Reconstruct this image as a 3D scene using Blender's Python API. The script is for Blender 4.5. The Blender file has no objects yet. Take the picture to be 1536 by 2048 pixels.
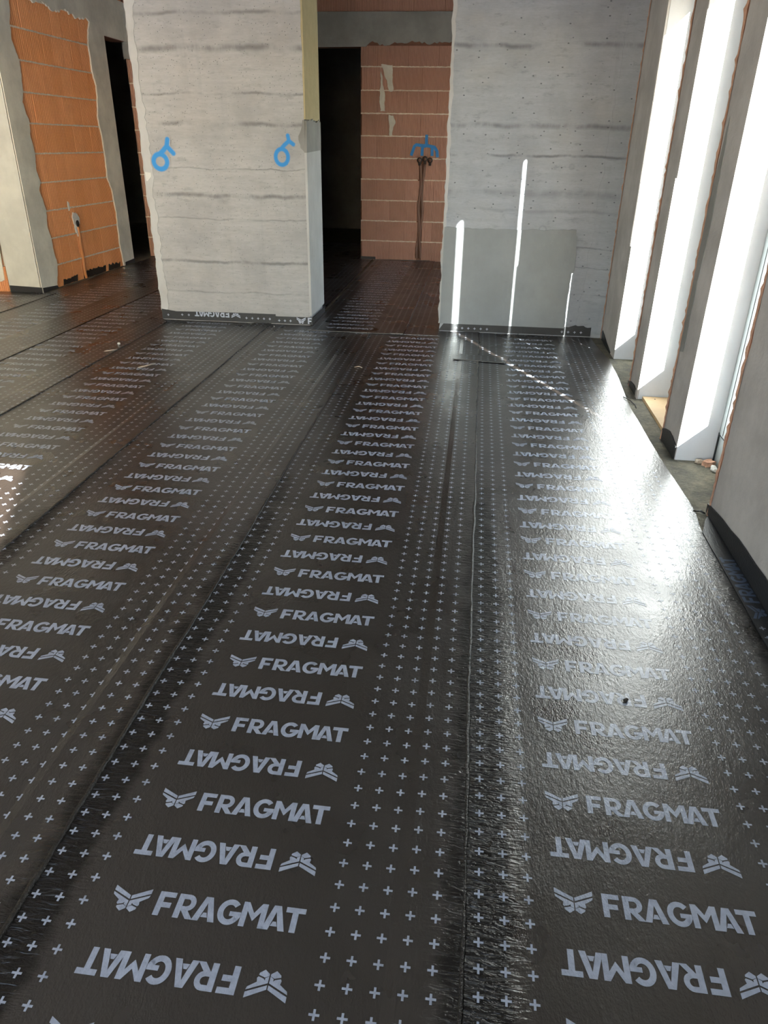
import bpy, bmesh, math, random
from mathutils import Vector, Matrix
from mathutils.geometry import tessellate_polygon
random.seed(7)
sc = bpy.context.scene
COL = sc.collection

# ------------------------------------------------------------------ camera
F_PX, PITCH, YAW, ROLL, EYE = 1449.24, 0.470526, 0.1150997, 0.0163747, 1.41911
cam_d = bpy.data.cameras.new('camera'); cam = bpy.data.objects.new('camera', cam_d); COL.objects.link(cam)
fw = Vector((-math.sin(YAW)*math.cos(PITCH), math.cos(YAW)*math.cos(PITCH), -math.sin(PITCH)))
r0 = Vector((math.cos(YAW), math.sin(YAW), 0)); u0 = r0.cross(fw)
rt = r0*math.cos(ROLL) + u0*math.sin(ROLL); up = u0*math.cos(ROLL) - r0*math.sin(ROLL)
cam.matrix_world = Matrix(((rt.x, up.x, -fw.x, 0), (rt.y, up.y, -fw.y, 0), (rt.z, up.z, -fw.z, EYE), (0, 0, 0, 1)))
cam_d.sensor_fit = 'HORIZONTAL'; cam_d.sensor_width = 36.0; cam_d.lens = F_PX*36.0/1536.0
cam_d.clip_start = 0.02; cam_d.clip_end = 200
sc.camera = cam

# ------------------------------------------------------------------ world, sun, exposure
SUN_AZ, SUN_EL = math.radians(24.6), math.radians(22.0)      # light travels to -x, +y and down
sun_dir = Vector((-math.sin(SUN_AZ)*math.cos(SUN_EL), math.cos(SUN_AZ)*math.cos(SUN_EL), -math.sin(SUN_EL)))
world = bpy.data.worlds.new('sky'); sc.world = world; world.use_nodes = True
wn = world.node_tree.nodes; wl = world.node_tree.links; wn.clear()
sky = wn.new('ShaderNodeTexSky'); sky.sky_type = 'NISHITA'; sky.sun_disc = False
sky.sun_elevation = SUN_EL; sky.sun_rotation = math.atan2(-sun_dir.x, -sun_dir.y)
sky.altitude = 300; sky.air_density = 1.0; sky.dust_density = 0.8; sky.ozone_density = 1.0
bg = wn.new('ShaderNodeBackground'); bg.inputs['Strength'].default_value = 1.0
wo = wn.new('ShaderNodeOutputWorld'); wl.new(sky.outputs[0], bg.inputs[0]); wl.new(bg.outputs[0], wo.inputs[0])
sun_d = bpy.data.lights.new('sun', 'SUN'); sun_d.energy = 118.0; sun_d.angle = math.radians(0.53); sun_d.color = (1.0, 0.97, 0.93)
sun = bpy.data.objects.new('sun', sun_d); COL.objects.link(sun)
sun.rotation_euler = sun_dir.to_track_quat('-Z', 'Y').to_euler(); sun.location = (6, -10, 8)
sc.view_settings.view_transform = 'Standard'; sc.view_settings.look = 'None'
sc.view_settings.exposure = -0.08; sc.view_settings.gamma = 1.0; sc.view_settings.use_curve_mapping = False
sc.cycles.max_bounces = 10; sc.cycles.diffuse_bounces = 6; sc.cycles.glossy_bounces = 4
sc.cycles.transparent_max_bounces = 12; sc.cycles.sample_clamp_indirect = 8.0

# ------------------------------------------------------------------ material helpers
class N:
    def __init__(s, name):
        s.m = bpy.data.materials.new(name); s.m.use_nodes = True
        s.t = s.m.node_tree; s.n = s.t.nodes; s.l = s.t.links; s.n.clear()
        s.out = s.n.new('ShaderNodeOutputMaterial'); s.b = s.n.new('ShaderNodeBsdfPrincipled')
        s.l.new(s.b.outputs[0], s.out.inputs[0]); s.geo = s.n.new('ShaderNodeNewGeometry'); s.pos = s.geo.outputs['Position']
    def lk(s, a, b):
        if hasattr(a, 'links') or isinstance(a, bpy.types.NodeSocket): s.l.new(a, b)
        else: b.default_value = a
    def set(s, **k):
        names = dict(color='Base Color', rough='Roughness', normal='Normal', metal='Metallic', ior='IOR', alpha='Alpha', spec='Specular IOR Level', coat='Coat Weight', coat_rough='Coat Roughness')
        for q, v in k.items():
            if isinstance(v, tuple): v = (*v, 1.0)[:4]
            s.lk(v, s.b.inputs[names[q]])
    def scale(s, v, x, y, z):
        q = s.n.new('ShaderNodeVectorMath'); q.operation = 'MULTIPLY'; s.l.new(v, q.inputs[0]); q.inputs[1].default_value = (x, y, z); return q.outputs[0]
    def noise(s, vec=None, scale=5, detail=3, rough=.55, dist=0.0):
        q = s.n.new('ShaderNodeTexNoise'); s.l.new(vec or s.pos, q.inputs['Vector'])
        q.inputs['Scale'].default_value = scale; q.inputs['Detail'].default_value = detail; q.inputs['Roughness'].default_value = rough; q.inputs['Distortion'].default_value = dist
        return q.outputs['Fac']
    def voro(s, vec=None, scale=5, feature='F1'):
        q = s.n.new('ShaderNodeTexVoronoi'); q.feature = feature; s.l.new(vec or s.pos, q.inputs['Vector']); q.inputs['Scale'].default_value = scale; return q
    def math(s, op, a, b=None, c=None):
        q = s.n.new('ShaderNodeMath'); q.operation = op; s.lk(a, q.inputs[0])
        if b is not None: s.lk(b, q.inputs[1])
        if c is not None: s.lk(c, q.inputs[2])
        return q.outputs[0]
    def ramp(s, v, lo, hi, a=0.0, b=1.0):
        q = s.n.new('ShaderNodeMapRange'); q.interpolation_type = 'SMOOTHSTEP'; s.lk(v, q.inputs[0])
        for i, x in enumerate((lo, hi, a, b)): q.inputs[1+i].default_value = x
        return q.outputs[0]
    def mix(s, f, a, b):
        q = s.n.new('ShaderNodeMix'); q.data_type = 'RGBA'; s.lk(f, q.inputs[0])
        s.lk((*a, 1.0)[:4] if isinstance(a, tuple) else a, q.inputs[6]); s.lk((*b, 1.0)[:4] if isinstance(b, tuple) else b, q.inputs[7]); return q.outputs[2]
    def bump(s, h, dist=1.0, strength=1.0, normal=None):
        q = s.n.new('ShaderNodeBump'); q.inputs['Distance'].default_value = dist; q.inputs['Strength'].default_value = strength
        s.lk(h, q.inputs['Height'])
        if normal: s.l.new(normal, q.inputs['Normal'])
        return q.outputs[0]
    def attr(s, name):
        q = s.n.new('ShaderNodeAttribute'); q.attribute_name = name; return q.outputs['Fac']
    def z(s):
        q = s.n.new('ShaderNodeSeparateXYZ'); s.l.new(s.pos, q.inputs[0]); return q.outputs
    def rnd(s):
        return s.n.new('ShaderNodeObjectInfo').outputs['Random']

def plain(name, color, rough=.7, bump=0.0, scale=60, var=.15, metal=0.0):
    n = N(name); f = n.noise(scale=scale*.25, detail=5)
    c2 = tuple(c*(1-2*var) for c in color); c1 = tuple(min(1, c*(1+var)) for c in color)
    n.set(color=n.mix(f, c2, c1), rough=rough, metal=metal)
    if bump: n.set(normal=n.bump(n.noise(scale=scale, detail=4), bump))
    return n.m

def sheet_height(n, wr=True):
    fine = n.noise(n.scale(n.pos, 1.0, .55, 1.0), 120, 2, .6)
    vor = n.noise(n.scale(n.pos, 1.0, .5, 1.0), 45, 3, .6, .6)
    big = n.noise(scale=2.6, detail=1)
    mid = n.noise(n.scale(n.pos, 1.0, .35, 1.0), 14, 2)
    h = n.math('MULTIPLY', fine, .0012)
    h = n.math('MULTIPLY_ADD', n.noise(n.scale(n.pos, 1.0, .6, 1.0), 330, 1), .0004, h)
    h = n.math('MULTIPLY_ADD', vor, .0005, h)
    h = n.math('MULTIPLY_ADD', big, .008, h)
    h = n.math('MULTIPLY_ADD', mid, .0008, h)
    if wr:
        w = n.noise(n.scale(n.pos, 26, 105, 1), 1.0, 3, .55, .9)
        h = n.math('ADD', h, n.math('MULTIPLY', n.math('MULTIPLY', w, n.attr('wrinkle')), .0095))
    return h

def mat_bitumen():
    n = N('bitumen_membrane'); h = sheet_height(n)
    dust = n.ramp(n.noise(scale=2.3, detail=6, rough=.65), .45, .8)
    burn = n.math('MULTIPLY', n.ramp(n.math('ADD', n.attr('wrinkle'), n.math('MULTIPLY', n.math('SUBTRACT', n.noise(scale=9, detail=3), .5), .7)), .25, .6), n.ramp(n.attr('wrinkle'), .02, .12))   # film melted away along the laps
    n.set(color=n.mix(burn, n.mix(n.math('MULTIPLY', dust, .45), (.0130, .0088, .0066), (.034, .026, .021)), (.006, .005, .0045)),
          spec=n.math('MULTIPLY_ADD', burn, -.33, .5),
          rough=n.ramp(n.noise(scale=4.0, detail=4), .25, .75, .25, .36), normal=n.bump(h), ior=1.97)
    return n.m
def mat_print():
    n = N('pale_print'); h = sheet_height(n, False)
    wear = n.noise(scale=70, detail=3)
    n.set(color=n.mix(n.ramp(wear, .3, .75), (.44, .49, .59), (.34, .38, .47)), rough=.31, normal=n.bump(h), ior=1.85)
    return n.m
M_BIT = mat_bitumen(); M_PRINT = mat_print()
def mat_upstand():
    n = N('bitumen_upstand'); h = sheet_height(n, False)
    n.set(color=n.mix(n.noise(scale=12, detail=4), (.016, .017, .019), (.035, .036, .039)), rough=.42, normal=n.bump(h), ior=1.5)
    return n.m
M_UP = mat_upstand()
def mat_bead():
    n = N('melted_bitumen'); h = n.noise(scale=160, detail=4)
    n.set(color=(.012, .0105, .0095), rough=.22, normal=n.bump(h, .004)); return n.m
M_BEAD = mat_bead()
def mat_bead_tar():
    n = N('brushed_bitumen'); h = n.noise(scale=90, detail=4)
    n.set(color=n.mix(n.noise(scale=20, detail=4), (.010, .009, .008), (.035, .028, .022)), rough=.5, normal=n.bump(h, .004)); return n.m
M_TAR = mat_bead_tar()

def mat_concrete(name, base, lines, seed=0.0, tint=(.46, .40, .34), paint=False):
    n = N(name); xyz = n.z(); Z = xyz[2]
    p = n.n.new('ShaderNodeVectorMath'); p.operation = 'ADD'; n.l.new(n.pos, p.inputs[0]); p.inputs[1].default_value = (seed, seed*.7, seed*.3); P = p.outputs[0]
    streak = n.noise(n.scale(P, 1.2, 1.2, 14), 2.0, 6, .62)
    grain = n.noise(n.scale(P, 1, 1, 3.5), 26, 5, .6)
    blot = n.noise(P, 2.4, 5, .6)
    warm = n.ramp(n.noise(n.scale(P, 1, 1, 2.2), 1.6, 4), .5, .75)
    dark = tuple(c*.93 for c in base); lite = tuple(min(1, c*1.05) for c in base)
    c = n.mix(n.ramp(streak, .3, .72), dark, lite)
    c = n.mix(n.math('MULTIPLY', n.ramp(blot, .40, .70), .75), c, tuple(x*.74 for x in base))
    drip = n.noise(n.scale(P, 9, 9, .5), 1.5, 4, .6)
    c = n.mix(n.math('MULTIPLY', n.ramp(drip, .56, .75), .30), c, tuple(x*.70 for x in base))
    scuff = n.noise(n.scale(P, 3, 3, 9), 3.0, 6, .7)
    c = n.mix(n.math('MULTIPLY', n.ramp(scuff, .54, .70), .6), c, tuple(x*.62 for x in base))
    c = n.mix(n.math('MULTIPLY', warm, .28), c, tint)
    c = n.mix(n.math('MULTIPLY', n.ramp(grain, .35, .75), .22), c, tuple(x*.6 for x in base))
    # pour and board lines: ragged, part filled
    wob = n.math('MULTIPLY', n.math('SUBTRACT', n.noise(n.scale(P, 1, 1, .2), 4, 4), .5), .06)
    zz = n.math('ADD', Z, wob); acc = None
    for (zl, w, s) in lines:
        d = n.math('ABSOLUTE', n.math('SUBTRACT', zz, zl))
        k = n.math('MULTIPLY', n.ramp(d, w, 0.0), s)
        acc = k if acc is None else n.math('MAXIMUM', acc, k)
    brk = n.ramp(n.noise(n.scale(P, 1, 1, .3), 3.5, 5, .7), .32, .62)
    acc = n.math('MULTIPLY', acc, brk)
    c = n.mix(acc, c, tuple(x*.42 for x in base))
    v = n.voro(n.scale(P, 1, 1, 1.6), 15)
    pore = n.math('MULTIPLY', n.ramp(v.outputs['Distance'], .11, .05), n.ramp(v.outputs['Color'], .48, .58))
    v2 = n.voro(P, 46); pore2 = n.math('MULTIPLY', n.ramp(v2.outputs['Distance'], .13, .06), n.ramp(v2.outputs['Color'], .55, .63))
    pr = n.math('MAXIMUM', pore, pore2)
    c = n.mix(n.math('MULTIPLY', pr, .75), c, tuple(x*.3 for x in base))
    vr = n.voro(P, 3.4); rd = n.math('ABSOLUTE', n.math('SUBTRACT', vr.outputs['Distance'], .095))
    ring = n.math('MULTIPLY', n.ramp(rd, .035, .0), n.ramp(vr.outputs['Color'], .55, .6))
    c = n.mix(n.math('MULTIPLY', ring, .4), c, tuple(x*.5 for x in base))
    h = n.math('MULTIPLY', streak, .0012); h = n.math('MULTIPLY_ADD', grain, .0012, h)
    h = n.math('MULTIPLY_ADD', acc, -.004, h); h = n.math('MULTIPLY_ADD', pr, -.004, h)
    if paint:      # spray paint soaked into the same concrete
        c = n.mix(n.ramp(n.math('ADD', n.attr('fade'), n.math('MULTIPLY', n.math('SUBTRACT', n.noise(scale=300, detail=2), .5), .12)), .06, .62), c, (.05, .30, .70))
    n.set(color=c, rough=.85, normal=n.bump(h))
    return n.m
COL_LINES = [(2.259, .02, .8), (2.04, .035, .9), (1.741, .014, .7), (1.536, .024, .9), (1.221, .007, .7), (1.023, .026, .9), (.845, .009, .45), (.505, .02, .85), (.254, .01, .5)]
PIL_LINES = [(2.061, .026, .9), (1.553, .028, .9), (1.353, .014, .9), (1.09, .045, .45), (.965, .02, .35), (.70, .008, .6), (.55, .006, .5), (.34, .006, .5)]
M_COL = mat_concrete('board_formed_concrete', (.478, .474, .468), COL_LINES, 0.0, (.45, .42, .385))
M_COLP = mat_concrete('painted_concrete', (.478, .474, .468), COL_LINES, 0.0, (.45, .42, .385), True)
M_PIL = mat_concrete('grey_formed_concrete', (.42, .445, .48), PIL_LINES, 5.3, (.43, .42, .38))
def mat_sill():
    n = N('rough_floor_concrete'); a = n.noise(scale=9, detail=8, rough=.7); b = n.noise(n.scale(n.pos, .6, 1.6, 1), 55, 6, .7); v = n.voro(scale=70)
    c = n.mix(n.ramp(a, .3, .7), (.11, .105, .085), (.25, .23, .165))
    c = n.mix(n.math('MULTIPLY', n.ramp(b, .45, .65), .6), c, (.09, .085, .07))
    h = n.math('MULTIPLY_ADD', a, .02, n.math('MULTIPLY', b, .006)); h = n.math('MULTIPLY_ADD', v.outputs['Distance'], .003, h)
    n.set(color=c, rough=.95, normal=n.bump(h)); return n.m
M_FLOORC = mat_sill()
M_CEIL = plain('ceiling_concrete', (.36, .35, .34), .9, .004, 40)

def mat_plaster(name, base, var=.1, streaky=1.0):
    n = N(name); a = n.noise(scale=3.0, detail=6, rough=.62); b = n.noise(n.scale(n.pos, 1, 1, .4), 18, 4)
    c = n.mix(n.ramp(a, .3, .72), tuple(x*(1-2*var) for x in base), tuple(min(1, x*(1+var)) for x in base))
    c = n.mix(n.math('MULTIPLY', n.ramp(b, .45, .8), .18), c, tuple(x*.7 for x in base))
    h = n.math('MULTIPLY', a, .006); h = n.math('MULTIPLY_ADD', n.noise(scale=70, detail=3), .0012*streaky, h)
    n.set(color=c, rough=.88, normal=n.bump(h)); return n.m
M_PLAST = mat_plaster('grey_cement_plaster', (.74, .715, .63))
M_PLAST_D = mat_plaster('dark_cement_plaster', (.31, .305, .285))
M_PLAST_R = mat_plaster('warm_grey_plaster', (.56, .53, .505))
M_PATCH = mat_plaster('smooth_grey_render', (.315, .335, .34), .05, .4)
M_SKIM = mat_plaster('pale_skim_coat', (.53, .53, .52), .06, .5)
M_NIB = mat_plaster('pale_nib_plaster', (.64, .64, .58), .06, .4)
M_JAMB = mat_plaster('white_reveal_board', (.70, .715, .74), .02, .3)
M_MORTAR = plain('lime_mortar', (.84, .73, .60), .95, .006, 120, .2)
M_BACKING = plain('clay_backing', (.27, .13, .085), .95, .004, 60, .2)
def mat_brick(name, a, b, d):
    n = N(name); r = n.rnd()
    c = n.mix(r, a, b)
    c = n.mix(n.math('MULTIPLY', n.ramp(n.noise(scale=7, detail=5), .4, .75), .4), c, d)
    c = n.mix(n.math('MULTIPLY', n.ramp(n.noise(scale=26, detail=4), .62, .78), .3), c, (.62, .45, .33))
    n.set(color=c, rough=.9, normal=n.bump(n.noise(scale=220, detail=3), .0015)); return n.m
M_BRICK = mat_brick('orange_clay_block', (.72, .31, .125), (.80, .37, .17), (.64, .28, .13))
M_BRICK_SHADE = mat_brick('shaded_clay_block', (.49, .28, .205), (.57, .33, .25), (.45, .26, .20))  # same clay as the orange block, with back-wall shade put into the colour
M_RAW = plain('broken_clay', (.66, .38, .26), .95, .008, 60, .3)
M_BLUE = plain('blue_spray_paint', (.045, .27, .66), .7, .004, 120, .15)
M_FRAME = plain('white_window_frame', (.34, .375, .38), .35, 0, 10, .02)
M_RAIL = plain('grey_rail', (.20, .225, .23), .4, 0, 10, .02)
M_GASKET = plain('black_gasket', (.02, .021, .022), .5, 0, 10, .02)
def mat_glass():
    m = bpy.data.materials.new('window_glass'); m.use_nodes = True; t = m.node_tree; t.nodes.clear()
    o = t.nodes.new('ShaderNodeOutputMaterial'); mx = t.nodes.new('ShaderNodeMixShader'); tr = t.nodes.new('ShaderNodeBsdfTransparent'); gl = t.nodes.new('ShaderNodeBsdfGlossy')
    lw = t.nodes.new('ShaderNodeLayerWeight'); lw.inputs[0].default_value = .5
    pw = t.nodes.new('ShaderNodeMath'); pw.operation = 'POWER'; pw.inputs[1].default_value = 5.0; t.links.new(lw.outputs['Facing'], pw.inputs[0])
    fr = t.nodes.new('ShaderNodeMath'); fr.operation = 'MULTIPLY_ADD'; fr.inputs[1].default_value = .96; fr.inputs[2].default_value = .04; t.links.new(pw.outputs[0], fr.inputs[0]); tr.inputs[0].default_value = (.93, .96, .95, 1); gl.inputs['Roughness'].default_value = .02
    t.links.new(fr.outputs[0], mx.inputs[0]); t.links.new(tr.outputs[0], mx.inputs[1]); t.links.new(gl.outputs[0], mx.inputs[2]); t.links.new(mx.outputs[0], o.inputs[0]); return m
M_GLASS = mat_glass()
M_FOAM = plain('yellow_foam', (.50, .42, .24), .9, .004, 50, .1)
M_BOARD = plain('yellow_plywood', (.66, .47, .27), .7, .002, 40, .12)
M_WHITE = plain('white_plaster_lump', (.74, .73, .70), .9, .004, 60, .08)
M_ORANGE = plain('orange_conduit', (.55, .23, .08), .5, 0, 20, .1)
M_PIPE = plain('dark_pipe', (.05, .038, .034), .45, 0, 20, .1)
M_CONDUIT = plain('brown_conduit', (.20, .105, .075), .55, 0, 20, .1)
M_STRAW = plain('dry_straw', (.50, .42, .33), .8, 0, 30, .1)
M_GROUND = plain('outside_paving', (.10, .10, .095), .9, .004, 20, .1)
M_TIMBER = plain('ochre_timber', (.34, .28, .15), .8, .002, 20, .12)

# ------------------------------------------------------------------ object helpers
def link(name, me, mat, parent=None, kind=None, label=None, cat=None, group=None):
    o = bpy.data.objects.new(name, me)
    if me is not None and mat is not None and not me.materials: me.materials.append(mat)
    COL.objects.link(o)
    if parent: o.parent = parent
    for k, v in (('kind', kind), ('label', label), ('category', cat), ('group', group)):
        if v: o[k] = v
    return o
def from_bm(name, bm, mat, parent=None, **k):
    bmesh.ops.recalc_face_normals(bm, faces=bm.faces)
    me = bpy.data.meshes.new(name); bm.to_mesh(me); bm.free(); return link(name, me, mat, parent, **k)
def add_box(bm, lo, hi):
    v = [bm.verts.new((x, y, z)) for x in (lo[0], hi[0]) for y in (lo[1], hi[1]) for z in (lo[2], hi[2])]
    for f in ((0, 1, 3, 2), (4, 6, 7, 5), (0, 4, 5, 1), (2, 3, 7, 6), (0, 2, 6, 4), (1, 5, 7, 3)): bm.faces.new([v[i] for i in f])
def box(name, lo, hi, mat, parent=None, bev=0.0, **k):
    bm = bmesh.new(); add_box(bm, lo, hi)
    if bev: bmesh.ops.bevel(bm, geom=bm.edges[:], offset=bev, segments=2, affect='EDGES', profile=.6)
    return from_bm(name, bm, mat, parent, **k)
def boxes(name, L, mat, parent=None, **k):
    bm = bmesh.new()
    for lo, hi in L: add_box(bm, lo, hi)
    return from_bm(name, bm, mat, parent, **k)
def jag(a, b, step=.03, amp=.008, rng=random):
    n = max(1, int(math.hypot(b[0]-a[0], b[1]-a[1])/step)); dx, dy = b[0]-a[0], b[1]-a[1]; L = math.hypot(dx, dy) or 1
    out = []; w = 0.0
    for i in range(n):
        t = i/n; w = .6*w + rng.uniform(-amp, amp) if 0 < i else 0.0
        out.append((a[0]+dx*t - dy/L*w, a[1]+dy*t + dx/L*w))
    return out
def plate(name, pts, mp, thick, mat, parent=None, **k):
    """polygon pts (u,v), mp(u,v,d)->xyz with d the height above the wall face"""
    bm = bmesh.new()
    a = [bm.verts.new(mp(u, v, thick)) for u, v in pts]; b = [bm.verts.new(mp(u, v, 0.0)) for u, v in pts]
    n = len(a)
    for t in tessellate_polygon([[Vector((u, v, 0)) for u, v in pts]]):
        if len(set(t)) == 3:
            try: bm.faces.new([a[i] for i in t])
            except ValueError: pass
    for i in range(n): bm.faces.new((a[i], a[(i+1) % n], b[(i+1) % n], b[i]))
    return from_bm(name, bm, mat, parent, **k)
def tube(name, pts, rad, mat, parent=None, seg=8, ribs=False, flat=1.0, **k):
    bm = bmesh.new(); rings = []
    P = [Vector(p) for p in pts]
    R = rad if isinstance(rad, (list, tuple)) else [rad]*len(P)
    for i, p in enumerate(P):
        t = (P[min(i+1, len(P)-1)] - P[max(i-1, 0)]).normalized()
        a = Vector((0, 0, 1)) if abs(t.z) < .9 else Vector((0, 1, 0))
        s = t.cross(a).normalized(); u = s.cross(t)
        rings.append([bm.verts.new(p + s*R[i]*math.cos(2*math.pi*j/seg) + u*R[i]*flat*math.sin(2*math.pi*j/seg)) for j in range(seg)])
    for i in range(len(rings)-1):
        for j in range(seg): bm.faces.new((rings[i][j], rings[i][(j+1) % seg], rings[i+1][(j+1) % seg], rings[i+1][j]))
    bm.faces.new(rings[0]); bm.faces.new(rings[-1])
    for f in bm.faces: f.smooth = True
    return from_bm(name, bm, mat, parent, **k)
def ribbon(name, strokes, mp, width, mat, parent, label=None):
    vs, fs, fade = [], [], []; off = .0012
    for pts in strokes:
        closed = pts[0] == pts[-1]; n = len(pts); base = len(vs)
        for i, (u, v) in enumerate(pts):
            a = pts[i-1] if i else (pts[-2] if closed else pts[0]); b = pts[i+1] if i < n-1 else (pts[1] if closed else pts[-1])
            dx, dy = b[0]-a[0], b[1]-a[1]; L = math.hypot(dx, dy) or 1; nx, ny = -dy/L, dx/L
            end = 0.35 if (not closed and i in (0, n-1)) else 1.0
            for k, f in ((-1.35, 0.0), (-.55, .62), (0, 1.0), (.55, .62), (1.35, 0.0)):
                vs.append(mp(u+nx*width*k, v+ny*width*k, off)); fade.append(f*end)
        for i in range(n-1):
            for k in range(4):
                q = base+i*5+k; fs.append((q, q+1, q+6, q+5))
        off += .0006
    me = bpy.data.meshes.new(name); me.from_pydata(vs, [], fs); at = me.attributes.new('fade', 'FLOAT', 'POINT'); at.data.foreach_set('value', fade)
    return link(name, me, mat, parent, label=label)
def seg_dist(p, a, b):
    dx, dy = b[0]-a[0], b[1]-a[1]; L = dx*dx+dy*dy or 1e-9
    t = max(0, min(1, ((p[0]-a[0])*dx+(p[1]-a[1])*dy)/L)); return math.hypot(p[0]-a[0]-t*dx, p[1]-a[1]-t*dy)
def spray(name, strokes, mp, r_in, r_out, mat, parent, label, off=.0012, res=.004):
    xs = [p[0] for st in strokes for p in st]; ys = [p[1] for st in strokes for p in st]
    x0, x1, y0, y1 = min(xs)-r_out, max(xs)+r_out, min(ys)-r_out, max(ys)+r_out; nx, ny = int((x1-x0)/res)+1, int((y1-y0)/res)+1
    F = [[0.0]*(nx+1) for _ in range(ny+1)]
    for j in range(ny+1):
        for i in range(nx+1):
            p = (x0+i*res, y0+j*res); d = min(seg_dist(p, a, b) for st in strokes for a, b in zip(st[:-1], st[1:]))
            F[j][i] = max(0.0, min(1.0, (r_out-d)/(r_out-r_in)))
    vs, fade, fs, idx = [], [], [], {}
    def vid(i, j):
        if (i, j) not in idx: idx[(i, j)] = len(vs); vs.append(mp(x0+i*res, y0+j*res, off)); fade.append(F[j][i])
        return idx[(i, j)]
    for j in range(ny):
        for i in range(nx):
            if max(F[j][i], F[j][i+1], F[j+1][i], F[j+1][i+1]) > 0: fs.append((vid(i, j), vid(i+1, j), vid(i+1, j+1), vid(i, j+1)))
    me = bpy.data.meshes.new(name); me.from_pydata(vs, [], fs); at = me.attributes.new('fade', 'FLOAT', 'POINT'); at.data.foreach_set('value', fade)
    return link(name, me, mat, parent, label=label)
def dense(pts, step=.01):
    out = []
    for a, b in zip(pts[:-1], pts[1:]):
        n = max(1, int(math.hypot(b[0]-a[0], b[1]-a[1])/step)); out += [(a[0]+(b[0]-a[0])*i/n, a[1]+(b[1]-a[1])*i/n) for i in range(n)]
    return out+[pts[-1]]
# wall mappings: along, height, distance in front of the face
def face_y(y): return lambda u, v, d: (u, y-d, v)          # faces the camera (-y)
def face_xp(x): return lambda u, v, d: (x+d, u, v)         # faces +x
def face_xn(x): return lambda u, v, d: (x-d, u, v)         # faces -x

# ------------------------------------------------------------------ structure: floor, ceiling, outside
box('floor', (-7, -2.4, -.2), (1.302, 16.8, 0), M_FLOORC, kind='structure')
box('ceiling', (-7.2, -2.6, 3.05), (1.40, 16.8, 3.3), M_CEIL, kind='structure')
box('ground', (-40, -60, -.5), (60, 60, -.21), M_GROUND, kind='structure')

# ------------------------------------------------------------------ bricks
_bm = {}
def brick_mesh(w, h, n, mat):
    key = (round(w, 3), round(h, 3), n, mat.name)
    if key in _bm: return _bm[key]
    vs = []; dep = .045; g = .009
    xs = [(0.0, 0)]
    p = w/n
    prof = []
    for i in range(n):
        x = i*p
        prof += [(x+.0*p, g), (x+.14*p, 0.0), (x+.62*p, 0.0), (x+.74*p, g)]
    prof.append((w, g))
    for x, y in prof: vs += [(x, y, 0), (x, y, h)]
    m = len(prof); fs = [(2*i, 2*i+2, 2*i+3, 2*i+1) for i in range(m-1)]
    b = len(vs); vs += [(0, dep, 0), (0, dep, h), (w, dep, 0), (w, dep, h)]
    fs += [(b, 0, 1, b+1), (2*m-2, b+2, b+3, 2*m-1), tuple([2*i+1 for i in range(m)] + [b+3, b+1]), tuple([2*i for i in range(m)][::-1] + [b, b+2])]
    me = bpy.data.meshes.new('brick'); me.from_pydata(vs, [], fs); me.materials.append(mat); _bm[key] = me; return me
def brick_field(parent, origin, ang, courses, u0, u1, pitch, nrib, gaps=(), pmin=.03, mat=None):
    """courses: list of (z0,z1); bricks run along local +u from u0 to u1; face at origin plane"""
    ca, sa = math.cos(ang), math.sin(ang)
    for ci, (z0, z1, ph) in enumerate(courses):
        spans = []; u = u0 - ((ph) % 1.0)*pitch
        while u < u1:
            a, b = max(u, u0)+.002, min(u+pitch, u1)-.002
            seg = [(a, b)]
            for (ga, gb, zlo, zhi) in gaps:
                if z0 < zhi and z1 > zlo:
                    ns = []
                    for (c, d) in seg:
                        if gb <= c or ga >= d: ns.append((c, d)); continue
                        if c < ga: ns.append((c, ga))
                        if gb < d: ns.append((gb, d))
                    seg = ns
            spans += [s for s in seg if s[1]-s[0] > pmin]; u += pitch
        for (a, b) in spans:
            w = b-a; k = max(1, round(nrib*w/pitch))
            o = bpy.data.objects.new('brick', brick_mesh(w, z1-z0, k, mat or M_BRICK)); COL.objects.link(o); o.parent = parent
            d = random.uniform(-.0025, .0025)
            o.location = (origin[0]+ca*a - sa*d, origin[1]+sa*a + ca*d, z0); o.rotation_euler = (0, 0, ang)
def mortar_bed(parent, mp, u0, u1, z, h=.012, proud=.003, gaps=()):
    bm = bmesh.new(); n = max(2, int((u1-u0)/.02)); prev = None
    for i in range(n+1):
        u = u0+(u1-u0)*i/n; a = h*.5+random.uniform(-.002, .004); b = h*.5+random.uniform(-.002, .003); p = proud+random.uniform(-.003, .003)
        cur = [bm.verts.new(mp(u, z-b, -.02)), bm.verts.new(mp(u, z-b, p)), bm.verts.new(mp(u, z+a, p)), bm.verts.new(mp(u, z+a, -.02))]
        if prev and not any(ga < u < gb for ga, gb in gaps):
            for j in range(3): bm.faces.new((prev[j], cur[j], cur[j+1], prev[j+1]))
        prev = cur
    return from_bm('mortar_joint', bm, M_MORTAR, parent)

# ------------------------------------------------------------------ back wall
YB = 10.26
wall_back = boxes('wall_back', [((-1.565, YB+.02, 0), (1.3, YB+.3, 2.47)), ((-2.9, YB+.02, 2.47), (1.3, YB+.3, 3.05)), ((-2.9, YB+.02, 0), (-2.45, YB+.3, 2.47))], M_BACKING, kind='structure')
CB = .2503
cs = []
for i in range(10):
    cs.append((i*CB+.006, (i+1)*CB-.006 if i < 9 else 2.47, [.06, .5][i % 2]))
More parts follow.
